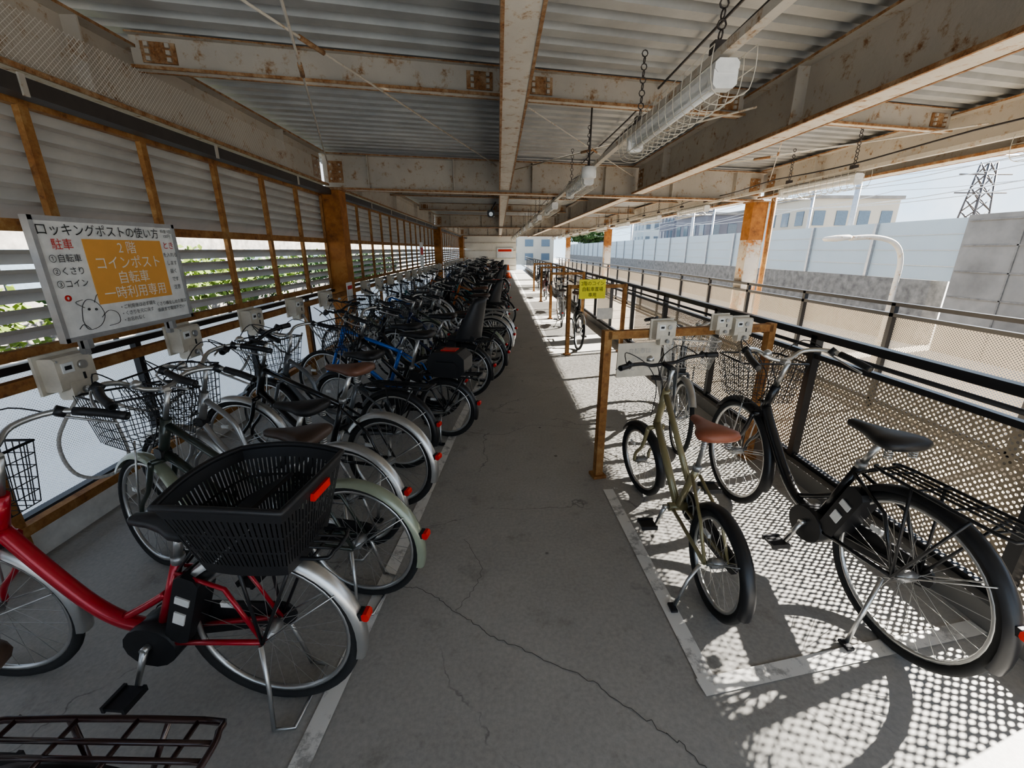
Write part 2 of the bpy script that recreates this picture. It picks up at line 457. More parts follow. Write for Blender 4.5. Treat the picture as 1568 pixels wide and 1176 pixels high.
while y<33.5: mb.box((X,y,.31),(.05,.05,1.24),'black'); y+=1.45
mb.obj('railing_outer')
mb=MB(); mb.quad((X+.03,Y0,-.28),(X+.03,33,-.28),(X+.03,33,.78),(X+.03,Y0,.78),'perf_far'); mb.obj('railing_outer_panel')
mb=MB(); mb.box((4.64,YC,-.6),(.36,YL,.7),'concwall'); mb.obj('curb_outer')

# ------------------------------------------------------------------ coin-lock frames right side
def lockframe(x0,y0,x1,y1,h=1.02,two=False):
    mb=MB(); d=Vector((x1-x0,y1-y0,0)); L=d.length
    ang=math.atan2(d.y,d.x)
    for t in (0,L): mb.box((t,0,h/2),(.05,.05,h),'orange'); mb.box((t,0,.01),(.09,.09,.02),'orange')
    mb.box((L/2,0,h-.03),(L,.05,.05),'orange')
    if two: mb.box((L/2,.0,h-.25),(L,.03,.03),'orange')
    o=mb.obj('lock_rack_frame'); o.location=(x0,y0,0); o.rotation_euler=(0,0,ang); return ang,L
ang,L=lockframe(.67,2.60,1.86,2.84)
def onframe(t): return (.67+math.cos(ang)*t,2.60+math.sin(ang)*t)
for t,z,s in ((.36,1.02,.66),(.92,1.02,.66),(.78,1.05,.55)):
    x,y=onframe(t); o=inst(lock,'coin_lock_box',(x,y-.035,z),ang-math.pi/2,s)
def paper(name,x,y,z,w,h,a,mat,lines):
    mb=MB(); mb.box((0,0,0),(w,.008,h),mat); o=mb.obj(name); o.location=(x,y,z); o.rotation_euler=(0,0,a); return o
def text(body,size,loc,rot,mat,parent,name,align='CENTER'):
    cu=D.curves.new(name,'FONT'); cu.body=body; cu.size=size; cu.align_x=align; cu.align_y='CENTER'
    t=D.objects.new(name,cu); COL.objects.link(t)
    bpy.context.view_layer.update()
    me=D.meshes.new_from_object(t.evaluated_get(bpy.context.evaluated_depsgraph_get()))
    D.objects.remove(t)
    me.materials.clear(); me.materials.append(M[mat])
    o=D.objects.new(name,me); COL.objects.link(o); o.parent=parent; o.location=loc; o.rotation_euler=rot
    return o
x,y=onframe(.22)
p=paper('paper_notice',x,y-.04,.83,.30,.22,ang,'cream',0)
for i,tx in enumerate(('自転車は','この場所に','駐車して下さい')): text(tx,.04,(0,-.006,.055-.055*i),(R_(90),0,0),'rope',p,'notice_text')

lockframe(1.0,6.15,1.85,6.32); lockframe(1.15,9.6,1.9,9.75); lockframe(1.25,12.9,1.93,13.04); lockframe(1.3,16.2,1.93,16.3)
p=paper('yellow_notice',1.33,6.14,.96,.40,.27,.2,'yellow',0)
for i,tx in enumerate(('2階のコイン','自転車置場','専用')): text(tx,.065,(0,-.006,.075-.08*i),(R_(90),0,0),'text',p,'notice_text')
p=paper('paper_notice',1.55,6.22,.60,.25,.16,.2,'white',0)

# ------------------------------------------------------------------ big sign on the left
mb=MB(); W,H=.86,.55
mb.box((0,0,0),(.02,W,H),'white')
for s in (-1,1):
    mb.box((.002,s*(W/2+.010),0),(.035,.022,H+.04),'steelgrey'); mb.box((.002,0,s*(H/2+.010)),(.035,W+.04,.022),'steelgrey')
mb.box((-.05,-.3,-.32),(.03,.03,.12),'steelgrey'); mb.box((-.05,.3,-.32),(.03,.03,.12),'steelgrey')
mb.box((-.03,-.3,-.1),(.04,.03,.5),'steelgrey'); mb.box((-.03,.3,-.1),(.04,.03,.5),'steelgrey')
sign=mb.obj('usage_sign_board',(-2.13,2.55,1.355))
mb=MB(); mb.box((.0125,.05,.03),(.003,.52,.33),'orangesheet'); mb.obj('orange_sheet',parent=sign)
RT=(R_(90),0,R_(90))
def st(b_,s,y,z,m_,al='CENTER'): text(b_,s,(.0155,y,z),RT,m_,sign,'sign_text',al)
st('ロッキングポストの使い方',.062,-.06,.232,'text'); st('料金 1回',.024,.375,.25,'text'); st('100円',.024,.375,.222,'text')
st('2 階',.072,.05,.150,'textw'); st('コインポスト',.076,.05,.07,'textw'); st('自転車',.074,.05,-.01,'textw'); st('一時利用専用',.074,.05,-.09,'textw')
st('駐車',.055,-.32,.165,'textr'); st('とき',.048,.37,.165,'textr')
for i,t in enumerate(('①自転車','②くさり','③コイン')): st(t,.042,-.325,.10-.06*i,'text')
for i,t in enumerate(('を入れる','します','抜く','です','注意')): st(t,.030,.37,.11-.05*i,'text')
for i,t in enumerate(('・ご利用後は必ず鍵を','・くさりを元に戻す','・お忘れなく')):
    st(t,.026,-.10,-.165-.036*i,'text','LEFT')
for i,t in enumerate(('くさり横をしめた後は','係員まで電話下さい')): st(t,.026,.16,-.18-.036*i,'text','LEFT')
mb=MB()
for pts in ([(-.33,-.20),(-.31,-.13),(-.27,-.10),(-.22,-.13),(-.20,-.19),(-.24,-.24),(-.31,-.25),(-.33,-.20)],[(-.30,-.14),(-.34,-.11),(-.30,-.10)],[(-.24,-.12),(-.21,-.08),(-.20,-.13)],
            [(-.22,-.2),(-.17,-.17),(-.12,-.19),(-.12,-.24),(-.19,-.25)],[(-.36,-.24),(-.33,-.22),(-.30,-.25)]):
    mb.tube(sm([(.013,a,b_) for a,b_ in pts],4),.0014,'text',4)
mb.circ((.013,-.28,-.15),.005,.002,'text',10,4,axis='x'); mb.circ((.013,-.24,-.155),.005,.002,'text',10,4,axis='x')
mb.circ((.013,-.37,-.085),.012,.004,'textr',16,4,axis='x')
mb.obj('sign_drawing',parent=sign)
mb=MB(); mb.box((-2.28,13.2,1.35),(.02,.5,.7),'white'); mb.box((-2.268,13.2,1.45),(.004,.4,.2),'textr'); mb.obj('wall_notice')
mb=MB(); mb.box((-2.15,6.3,.92),(.01,.22,.26),'white'); mb.box((-2.143,6.3,.98),(.004,.18,.05),'textr'); mb.obj('lock_notice')

# ------------------------------------------------------------------ lamps
def lampmesh():
    mb=MB(); L=1.25
    mb.rbox((0,0,.05),(.10,L,.05),.015,'white')
    for s in (-1,1): mb.rbox((0,s*(L/2-.03),.01),(.10,.05,.08),.015,'white')
    mb.tube([(0,-L/2+.05,.0),(0,L/2-.05,.0)],.019,'tube',12)
    def arch(y): return [(-.085,y,.10),(-.09,y,.03),(-.075,y,-.05),(-.03,y,-.075),(.03,y,-.075),(.075,y,-.05),(.09,y,.03),(.085,y,.10)]
    n=15
    for k in range(n):
        y=-L/2-.05+(L+.1)*k/(n-1); mb.tube(sm(arch(y),2),.0022,'cream',5)
    for px,pz in ((-.085,.10),(-.09,.03),(-.075,-.05),(-.03,-.075),(.03,-.075),(.075,-.05),(.09,.03),(.085,.10)):
        mb.tube([(px,-L/2-.05,pz),(px,L/2+.05,pz)],.0022,'cream',5)
    for s in (-1,1):
        y=s*(L/2-.1)
        mb.box((0,y,.145),(.06,.05,.04),'dark')
        for k in range(10): mb.circ((0,y,.19+k*.036),.018,.004,'dark',8,4,axis='y' if k%2 else 'x')
    return mb.mesh('caged_fluorescent_lamp')
lm=lampmesh()
lamps=[2.62+2.75*k for k in range(11)]
for yy in lamps:
    for x,z in ((.93,2.19),(3.75,2.21)):
        yy2=yy
        q0=min(mains,key=lambda q:abs(yy-ys(q,x)))
        if abs(yy-ys(q0,x))<.75: yy2=ys(q0,x)+(.85 if yy>ys(q0,x) else -.85)
        for q in sec:
            for s in (-.525,.525):
                if abs(yy2+s-ys(q,x))<.12: yy2+=.25
        inst(lm,'caged_fluorescent_lamp',(x,yy2,z-.03))
for x,z in ((.93,2.285),(3.75,2.305)):
    mb=MB(); mb.box((x,YC,z-.015),(.045,YL,.035),'beamw'); mb.obj('lamp_rail')
mb=MB(); mb.tube([(.86,4.42,2.14),(.86,4.42,2.15),(.86,4.42,2.24)],[.05,.07,.07],'white',20); mb.tube([(.86,4.42,2.24),(.86,4.42,2.80)],.008,'dark',6); mb.obj('smoke_detector')
mb=MB(); mb.rbox((-.15,9.2,2.18),(.14,.2,.12),.02,'bplastic'); mb.tube([(-.15,9.2,2.24),(-.05,9.2,2.4)],.015,'bplastic'); mb.tube([(-.15,9.08,2.17),(-.15,9.1,2.17)],.04,'chrome',12); mb.obj('security_camera')

# ------------------------------------------------------------------ bicycles
def paintm(name,c,metal=.2): return simple('bike_'+name,c,.28,metal,.05,5,.5)
def bike(frame,fender='chrome',saddle='bplastic',style='low',R=.305,wb=1.10,steer=0,fbasket=None,rbasket=0,rack=None,
         battery=False,bars='city',child=False,fat=.017,stand='side',light=True,grip='bplastic',case='bplastic',spn=28,seat=.83,bag=False):
    mb=MB(); r_t=fat
    def wheel(cx,cz):
        mb.circ((cx,0,cz),R-r_t,r_t,'tyre',44,8)
        mb.circ((cx,0,cz),R-2*r_t-.004,.0105,'chrome',44,6)
        mb.tube([(cx,-.045,cz),(cx,-.03,cz),(cx,-.028,cz),(cx,.028,cz),(cx,.03,cz),(cx,.045,cz)],[.012,.012,.024,.024,.012,.012],'steelgrey',12)
        for k in range(spn):
            a=2*math.pi*k/spn; a2=a+(.5 if (k//2)%2 else -.5); s=1 if k%2 else -1
            Rr=R-2*r_t-.01
            mb.tube([(cx+.022*math.cos(a2),s*.028,cz+.022*math.sin(a2)),(cx+Rr*math.cos(a),0,cz+Rr*math.sin(a))],.0013,'chrome',3,smooth=False)
        mb.box((cx+(R*.55)*math.cos(.6),0,cz+(R*.55)*math.sin(.6)),(.05,.012,.02),'white')
    def fend(cx,cz,a0,a1,mat):
        n=22; mi=mb.mi(mat); prev=None
        for k in range(n+1):
            a=a0+(a1-a0)*k/n; ring=[]
            for w,dr in ((-.030,-.016),(-.024,.004),(-.010,.012),(.010,.012),(.024,.004),(.030,-.016)):
                rr=R+.012+dr; ring.append(mb.av((cx+rr*math.cos(a),w,cz+rr*math.sin(a))))
            if prev:
                for j in range(5): mb.af((prev[j],prev[j+1],ring[j+1],ring[j]),mi,True)
            prev=ring
    wheel(0,R)
    if fender: fend(0,R,R_(35),R_(195),fender)
    bb=Vector((.44,0,.27 if R>.28 else .26))
    st_=Vector((.29,0,min(.66,seat-.12) if R>.28 else .58)); sd=Vector((.29-.075*(seat-.66)/.17,0,seat))
    frm=frame
    ax=wb-.05
    def axis(z): return Vector((ax-.364*(z-R),0,z))
    hb=axis(R+.34 if R>.28 else R+.33); ht=axis(.84); top=axis(.98)
    for s in (-1,1):
        mb.tube([(.40,s*.035,bb.z),(.0,s*.055,R)],.010,frm,8)
        mb.tube([(st_.x,s*.02,st_.z-.04),(.10,s*.05,R+.22*(R/.33)),(.0,s*.055,R)],.008,frm,8)
        if fender: mb.tube([(0,s*.06,R),(-(R)*.82,s*.03,R+R*.6)],.003,'chrome',5)
    mb.tube([bb,st_],.018,frm,10); mb.tube([st_,sd],.0135,'chrome',10); mb.tube([st_-Vector((0,0,.01)),st_+Vector((-.004,0,.02))],.022,'steelgrey',10)
    mb.tube([hb,ht],.022,frm,12)
    if style=='low':
        mb.tube(sm([hb+Vector((-.01,0,.03)),hb+Vector((-.12,0,-.12)),hb+Vector((-.25,0,-.27)),(bb.x+.12,0,bb.z+.05),(bb.x-.01,0,bb.z+.03)],5),.027,frm,12)
        mb.tube(sm([(bb.x+.12,0,bb.z+.07),(bb.x+.02,0,bb.z+.13),(bb.x-.07,0,bb.z+.19)],4),.014,frm,8)
    elif style=='loop':
        mb.tube(sm([ht+Vector((0,0,-.05)),ht+Vector((-.16,0,-.17)),(.62,0,.45),(.50,0,.40),(.385,0,.42)],5),.016,frm,10)
        mb.tube(sm([hb+Vector((0,0,.02)),hb+Vector((-.12,0,-.14)),(.62,0,.36),(bb.x,0,bb.z)],5),.018,frm,10)
    elif style=='diamond':
        mb.tube([ht+Vector((0,0,-.03)),st_+Vector((0,0,-.03))],.017,frm,10)
        mb.tube([hb+Vector((0,0,.03)),bb],.020,frm,10)
    elif style=='straight':
        mb.tube([ht+Vector((0,0,-.03)),(.36,0,.47)],.017,frm,10)
        mb.tube([hb+Vector((0,0,.03)),bb],.022,frm,10)
    mb.tube([(bb.x,-.05,bb.z),(bb.x,.05,bb.z)],.024,frm,12)
    mb.circ((bb.x,-.058,bb.z),.075,.005,'steelgrey',28,5)
    for k in range(5):
        a=2*math.pi*k/5; mb.tube([(bb.x,-.058,bb.z),(bb.x+.075*math.cos(a),-.058,bb.z+.075*math.sin(a))],.005,'steelgrey',5)
    ca=R_(-70)
    for s in (-1,1):
        a=ca if s>0 else ca+math.pi
        e=(bb.x+.16*math.cos(a),s*.085,bb.z+.16*math.sin(a))
        mb.tube([(bb.x,s*.07,bb.z),e],[.013,.009],'chrome',8)
        mb.tube([(bb.x,s*.05,bb.z),(bb.x,s*.08,bb.z)],.014,'chrome',8)
        mb.box((e[0],s*.135,e[2]),(.085,.085,.012),'bplastic'); 
        for q in (-1,1): mb.box((e[0]+q*.038,s*.135,e[2]),(.012,.09,.024),'bplastic')
    if case:
        o=[]
        for k in range(9):
            a=R_(-90+180*k/8); o.append((bb.x+.085*math.cos(a),bb.z+.085*math.sin(a)))
        for k in range(7):
            a=R_(90+180*k/6); o.append((.0+.05*math.cos(a),R+.05*math.sin(a)))
        mb.prism(o,-.076,-.064,case)
    sx,sz=sd.x,sd.z
    mb.loft([((sx+.16,0,sz+.035),(.012,.010)),((sx+.145,0,sz+.036),(.024,.018)),((sx+.08,0,sz+.036),(.032,.022)),((sx+.02,0,sz+.036),(.052,.028)),
             ((sx-.04,0,sz+.040),(.088,.032)),((sx-.09,0,sz+.044),(.102,.032)),((sx-.12,0,sz+.046),(.088,.026)),((sx-.135,0,sz+.046),(.05,.014))],saddle,14)
    for s in (-1,1):
        mb.tube([(sx+.09,s*.012,sz+.02),(sx,s*.03,sz-.0),(sx-.08,s*.05,sz+.012)],.004,'chrome',5)
        for k in range(4): mb.circ((sx-.085,s*.055,sz-.018+.010*k),.013,.003,'chrome',10,4,axis='z')
    rz=2*R+.055
    if rack:
        xs0,xs1=-.30,.19
        mb.tube(sm([(xs1,.035,rz),(xs1-.05,.065,rz),(xs0+.05,.075,rz),(xs0,.05,rz+.012),(xs0-.01,0,rz+.015),(xs0,-.05,rz+.012),(xs0+.05,-.075,rz),(xs1-.05,-.065,rz),(xs1,-.035,rz)],3),.0065,rack,7)
        for s in (-1,0,1): mb.tube([(xs1-.02,s*.028,rz),(xs0,s*.03,rz+.008)],.005,rack,6)
        for xx in (xs0+.06,-.12,.0,.12): mb.tube([(xx,-.072,rz),(xx,.072,rz)],.005,rack,6)
        for s in (-1,1):
            mb.tube([(0,s*.062,R),(-.18,s*.075,rz)],.006,rack,6); mb.tube([(0,s*.062,R),(.02,s*.072,rz)],.006,rack,6)
            mb.tube([(xs1-.02,s*.04,rz),(st_.x-.01,s*.02,st_.z-.03)],.005,rack,6)
    if light:
        a=R_(165); lx,lz=(R+.035)*math.cos(a),R+(R+.035)*math.sin(a)
        mb.rbox((lx-.008,0,lz),(.026,.038,.032),.007,'lightred'); mb.rbox((lx+.01,0,lz),(.024,.036,.03),.006,'bplastic')
    if battery:
        mb.T=Matrix.Translation((.335,0,.45))@Matrix.Rotation(R_(-21),4,'Y')
        mb.rbox((-.055,0,.0),(.085,.095,.30),.02,'bplastic')
        mb.box((-.055,.05,.05),(.05,.006,.03),'white'); mb.box((-.055,.05,-.03),(.04,.006,.05),'white'); mb.box((-.055,-.05,.05),(.05,.006,.03),'white'); mb.T=None
        mb.prism([(bb.x+.10*math.cos(R_(a)),bb.z-.01+.085*math.sin(R_(a))) for a in range(0,360,24)],-.05,.055,'bplastic',True)
    if stand=='double':
        for s in (-1,1): mb.tube([(0,s*.07,R),(-.02,s*.10,R*.5),(-.03,s*.13,.012)],.008,'chrome',7)
        mb.tube([(-.03,-.13,.012),(-.10,-.12,.014),(-.10,.12,.014),(-.03,.13,.012)],.007,'chrome',7)
    else:
        mb.tube([(.03,.06,R-.03),(.02,.11,.14),(.0,.17,.01)],.009,'chrome',7); mb.box((-.01,.18,.012),(.05,.03,.012),'bplastic')
    if rbasket:
        S=rbasket
        cx=-.062; zb=rz-.02+(.03 if S<1 else 0); h=.26*S; n=22
        bx,by,tx,ty=.13*S,.125*S,.185*S,.185*S
        def per(u,hx,hy):
            u=u%4; i=int(u); t=u-i
            c=[(hx,-hy),(hx,hy),(-hx,hy),(-hx,-hy)]; a=c[i]; b_=c[(i+1)%4]; return (a[0]+(b_[0]-a[0])*t,a[1]+(b_[1]-a[1])*t)
        def pt(u,v):
            p=per(u,bx+(tx-bx)*v,by+(ty-by)*v); bulge=.012*math.sin(math.pi*(u%1)); q=Vector((p[0],p[1],0)); q*=1+bulge*8
            return Vector((cx+q.x,q.y,zb+h*v+.015*math.sin(math.pi*(u%1))*v))
        nn=4*n; mi=mb.mi('bplastic')
        def band(v0,v1,off=0.):
            A=[mb.av(pt(4*k/nn,v0)) for k in range(nn)]; B=[mb.av(pt(4*k/nn,v1)) for k in range(nn)]
            for k in range(nn): mb.af((A[k],A[(k+1)%nn],B[(k+1)%nn],B[k]),mi)
        band(0,.16); band(.36,.39); band(.60,.63); band(.84,1.0)
        for k in range(nn):
            u0=4*k/nn;u1=4*(k+.74)/nn
            mb.quad(pt(u0,.08),pt(u1,.08),pt(u1,.9),pt(u0,.9),'bplastic')
        rim=[pt(4*k/nn,1.0) for k in range(nn)]; mb.tube(rim,.010,'bplastic',8,closed=True)
        b0=[pt(i,0) for i in range(4)]; mb.quad(*b0,'bplastic')
        mb.box((cx+.05*S,0,zb+h*.60),(.18*S,.26*S,.012),'bplastic',rot=Matrix.Rotation(R_(30),3,'Y'))
        mb.box((cx-.196*S,.0,zb+h*.86),(.014,.10,.026),'lightred')
        mb.tube([(cx-.10,-.08,rz),(cx-.10,.08,rz)],.008,'black',6)
    if child:
        zb=rz+.0; cx=-.02
        sh='bplastic'
        mb.rbox((cx+.02,0,zb+.03),(.28,.24,.06),.02,sh)
        mi=mb.mi(sh); prev=None
        for k in range(9):
            t=k/8; z=zb+.03+.40*t; w=.13-.045*t*t; dpt=.15*(1-t)+.08; x0=cx-.14-.06*t; ring=[]
            for a in range(-90,91,18):
                ar=R_(a); ring.append(mb.av((x0+dpt*(1-math.cos(ar)),w*math.sin(ar),z)))
            for a in range(90,-91,-18):
                ar=R_(a); ring.append(mb.av((x0-.025+(dpt)*(1-math.cos(ar)),(w+.02)*math.sin(ar),z)))
            if prev:
                for j in range(len(ring)): mb.af((prev[j],prev[(j+1)%len(ring)],ring[(j+1)%len(ring)],ring[j]),mi,True)
            prev=ring
        mb.af(tuple(prev),mi)
        for s in (-1,1):
            mb.rbox((cx+.12,s*.14,zb-.12),(.09,.05,.26),.02,sh); mb.rbox((cx+.16,s*.15,zb-.26),(.14,.08,.03),.01,sh)
        mb.box((cx-.04,0,zb+.18),(.03,.16,.2),'lightred')
    if bag:
        mb.rbox((-.05,0,rz+.10),(.30,.22,.20),.05,'bplastic'); mb.rbox((-.05,.12,rz+.07),(.2,.03,.12),.03,'bplastic')
        mb.box((-.05,0,rz+.203),(.12,.10,.01),'lightred')
    p=axis(R); u=Vector((-.342,0,.94)).normalized()
    mb.T=Matrix.Translation(p)@Matrix.Rotation(R_(steer),4,u)@Matrix.Translation(-p)
    wheel(wb,R)
    if fender: fend(wb,R,R_(35),R_(195),fender)
    cr=hb-u*.02
    mb.tube([cr+Vector((0,-.055,0)),cr+Vector((0,.055,0))],.014,frm,8)
    for s in (-1,1):
        mb.tube(sm([cr+Vector((0,s*.052,0)),cr+Vector((.06,s*.053,-.15)),(wb-.02,s*.052,R+.07),(wb,s*.052,R)],4),[.013]*4+[.011]*8+[.008],frm,8)
        if fender: mb.tube([(wb,s*.058,R),(wb-R*.9,s*.03,R+R*.35)],.003,'chrome',5)
    mb.tube([ht,top],.012,'chrome',10)
    hz=top.z; hx=top.x
    if bars=='city':
        mb.tube([top,top+Vector((.05,0,.0))],.016,'chrome',10)
        hh=Vector((hx+.05,0,hz))
        P=lambda s:[hh,hh+Vector((.02,s*.06,.01)),hh+Vector((.03,s*.13,.05)),hh+Vector((-.03,s*.22,.065)),hh+Vector((-.13,s*.265,.045)),hh+Vector((-.24,s*.28,.02))]
    else:
        mb.tube([top,top+Vector((.09,0,.01))],.016,'bplastic',10)
        hh=Vector((hx+.09,0,hz+.01))
        P=lambda s:[hh,hh+Vector((0,s*.08,.0)),hh+Vector((-.01,s*.14,.02)),hh+Vector((-.03,s*.22,.03)),hh+Vector((-.045,s*.27,.03)),hh+Vector((-.06,s*.31,.03))]
    for s in (-1,1):
        q=sm(P(s),4); mb.tube(q,.011,'chrome' if bars=='city' else 'black',8)
        g=q[-7:]; mb.tube(g,.0165,grip,10)
        m0=q[-8]
        lev=[m0+Vector((.01,-s*.0,-.005)),m0+Vector((.045,s*.01,-.02)),g[3]+Vector((.05,s*.01,-.035)),g[-1]+Vector((.045,0,-.03))] if bars=='city' else [m0,m0+Vector((.05,0,-.01)),g[3]+Vector((.06,0,-.02)),g[-1]+Vector((.05,0,-.02))]
        mb.tube(sm(lev,3),.005,'chrome',6)
        mb.tube([m0+Vector((-.0,-.01,-.01)),m0+Vector((.02,.01,.01))],.02,'bplastic',8)
        mb.tube(sm([m0+Vector((.04,0,-.01)),m0+Vector((.16,-s*.06,.03)),hh+Vector((.12,s*.04,-.03)),hh+Vector((.04,s*.02,-.15)),cr+Vector((.03,s*.02,.06))],5),.003,'bplastic',5)
    mb.tube([hh+Vector((-.0,.09,.03)),hh+Vector((0,.09,.05)),hh+Vector((0,.09,.06))],[.022,.02,.006],'chrome',12)
    if fbasket:
        bx0=hx+.10; zb=hz-.26; h=.23
        def rp(v):
            xa=bx0-.01*v; xb=bx0+.22+.05*v; w=.14+.045*v; z=zb+h*v
            return [(xa,-w,z),(xb-.03,-w,z),(xb,-w+.03,z),(xb,w-.03,z),(xb-.03,w,z),(xa,w,z)]
        for v in (0,.2,.4,.6,.8): mb.tube(rp(v),.0022,fbasket,4,closed=True)
        mb.tube(rp(1.0),.0055,fbasket,7,closed=True)
        def per2(t,v):
            c=rp(v); c=[c[0],(c[2][0],c[0][1],c[0][2]),(c[2][0],c[5][1],c[0][2]),c[5]]
            t=t%4;i=int(t);f=t-i;a=Vector(c[i]);b_=Vector(c[(i+1)%4]); return a.lerp(b_,f)
        for k in range(44):
            t=4*k/44; mb.tube([per2(t,0),per2(t,1)],.0018,fbasket,4,smooth=False)
        for k in range(1,9):
            y=-.14+.28*k/9; mb.tube([(bx0,y,zb),(bx0+.22,y,zb)],.0018,fbasket,4,smooth=False)
        mb.tube([(bx0+.03,0,zb),(cr.x+.05,0,cr.z+.06)],.007,'black',6)
        for s in (-1,1): mb.tube([(bx0+.12,s*.06,zb),(wb,s*.06,R)],.0045,'chrome',6)
        mb.rbox((bx0+.02,.0,zb-.06),(.06,.05,.05),.012,'bplastic')
    mb.T=None
    return mb.mesh('bicycle')
def place(me,name,rear,front,wb=1.10,lean=0,scale=None):
    d=Vector((front[0]-rear[0],front[1]-rear[1])); s=scale or d.length/wb
    o=inst(me,name,(rear[0],rear[1],.0),math.atan2(d.y,d.x),s); 
    if lean: o.rotation_euler=(R_(lean),0,math.atan2(d.y,d.x))
    return o
red=paintm('red',(.45,.01,.025)); dgreen=paintm('dark_green',(.045,.055,.045)); bk=paintm('black',(.012,.012,.014)); silver=paintm('silver',(.40,.40,.40),.7)
blue=paintm('blue',(.02,.15,.58)); olive=paintm('khaki',(.30,.26,.14)); grey=paintm('grey',(.13,.14,.15)); white=paintm('white',(.6,.6,.6)); navy=paintm('navy',(.02,.03,.08)); maroon=paintm('maroon',(.22,.02,.02))
lgreen=paintm('pale_green_fender',(.30,.33,.25)); beige=paintm('beige',(.5,.42,.3)); teal=paintm('teal',(.05,.22,.24)); orangeb=paintm('orange',(.5,.14,.02))
brown=simple('brown_leather',(.15,.07,.045),.45); dbrown=simple('dark_brown_leather',(.07,.045,.035),.4)
tan_=simple('red_brown_leather',(.27,.09,.05),.45)

B_red=bike(red,'chrome','bplastic','low',R=.325,steer=6,fbasket='black',rbasket=1.,rack='black',battery=True,stand='double',fat=.019,seat=.73)
B_rack=bike(silver,'black',dbrown,'loop',R=.33,rack=paintm('maroon_black',(.035,.015,.015)),fbasket='black',stand='double')
B_green=bike(dgreen,lgreen,dbrown,'straight',R=.30,wb=1.16,steer=-14,fbasket='black',stand='double',seat=.78)
B_silver=bike(silver,'chrome','bplastic','loop',steer=8,fbasket='black',stand='double',seat=.77)
B_blackm=bike(bk,'chrome',brown,'diamond',R=.30,steer=12,bars='flat',case=None,fat=.02)
B_sport=bike(bk,None,'bplastic','diamond',R=.32,steer=-12,bars='flat',case=None,fat=.02)
B_grey=bike(grey,'black','bplastic','loop',steer=-6,fbasket='black',rack='black')
B_minib=bike(bk,'black','bplastic','straight',R=.25,wb=.98,fbasket='black',rack='black',fat=.02,battery=True,bag=True)
B_blue=bike(blue,None,'bplastic','diamond',steer=5,bars='flat',case=None)
B_child=bike(bk,'black','bplastic','low',R=.29,fbasket='black',rack='black',child=True,battery=True,stand='double',fat=.021)
B_white=bike(white,'chrome',dbrown,'loop',steer=10,fbasket='steelgrey',rack='chrome')
B_maroon=bike(maroon,'black','bplastic','loop',fbasket='black',rack='black',rbasket=.75)
B_navy=bike(navy,'black','bplastic','loop',steer=-10,fbasket='black',rack='black',seat=.78)
B_beige=bike(beige,'chrome',brown,'straight',steer=14,fbasket='black',seat=.80)
B_teal=bike(teal,'black',dbrown,'straight',steer=-4,fbasket='black',rack='black',seat=.86,rbasket=.7)
B_oran=bike(orangeb,None,'bplastic','diamond',steer=4,bars='flat',case=None,seat=.88)
B_olive=bike(olive,'black',tan_,'straight',R=.25,wb=1.02,steer=12,bars='flat',case='bplastic',fat=.021,grip='bplastic',light=False,seat=.78)
B_bke=bike(bk,'black','bplastic','low',R=.33,steer=-4,fbasket='black',rack='black',battery=True,fat=.019,seat=.79)
B_r3=bike(grey,'chrome','bplastic','loop',steer=6,fbasket='chrome',rack='chrome')

place(B_rack,'city_bicycle',(-.79,.52),(-1.82,.58))
place(B_red,'electric_bicycle',(-.76,1.12),(-1.77,1.22))
place(B_green,'city_bicycle',(-.62,1.58),(-1.69,1.82),1.16)
place(B_silver,'city_bicycle',(-.76,1.92),(-1.76,2.20))
place(B_blackm,'sports_bicycle',(-.66,2.29),(-1.68,2.64))
place(B_grey,'city_bicycle',(-.72,2.76),(-1.72,3.04))
place(B_minib,'compact_bicycle',(-.44,3.29),(-1.38,3.52),.98)
place(B_blue,'sports_bicycle',(-.62,3.72),(-1.66,3.98))
place(B_child,'child_seat_bicycle',(-.36,4.28),(-1.42,4.50))
pool=[B_grey,B_sport,B_navy,B_white,B_blackm,B_teal,B_maroon,B_green,B_bke,B_oran,B_minib,B_beige,B_silver,B_blue]
y=4.82; k=0
while y<25:
    me=B_child if k in (5,12,19,31) else pool[(k*5+2)%len(pool)]
    xr=-.22 if y<5.4 else (-.08 if y<7 else .02)
    xr+=random.uniform(-.22,.06)
    wb_=.98 if me is B_minib else (1.16 if me is B_green else 1.10)
    dy=random.uniform(.05,.36)
    place(me,'child_seat_bicycle' if me is B_child else 'city_bicycle',(xr,y),(xr-1.04,y+dy),wb_)
    if k%2==0:
        me2=pool[(k*3+1)%len(pool)]
        if me2 is not B_minib: place(me2,'city_bicycle',(xr-1.15+.25,y+.22),(-2.02,y+.5),1.10,scale=.90)
    y+=.50+random.uniform(-.05,.08); k+=1
place(B_olive,'compact_bicycle',(.91,1.46),(.90,2.40),1.02)
place(B_bke,'electric_bicycle',(1.53,1.27),(1.45,2.33))
place(B_r3,'city_bicycle',(1.62,3.95),(1.36,2.95))
place(B_blackm,'sports_bicycle',(1.35,7.45),(1.22,6.45))
place(B_grey,'city_bicycle',(1.55,11.),(1.45,10.))
place(B_maroon,'city_bicycle',(1.5,14.3),(1.45,13.3))
place(B_navy,'city_bicycle',(1.6,17.6),(1.55,16.6))
place(B_white,'city_bicycle',(1.25,8.5),(1.33,9.4))

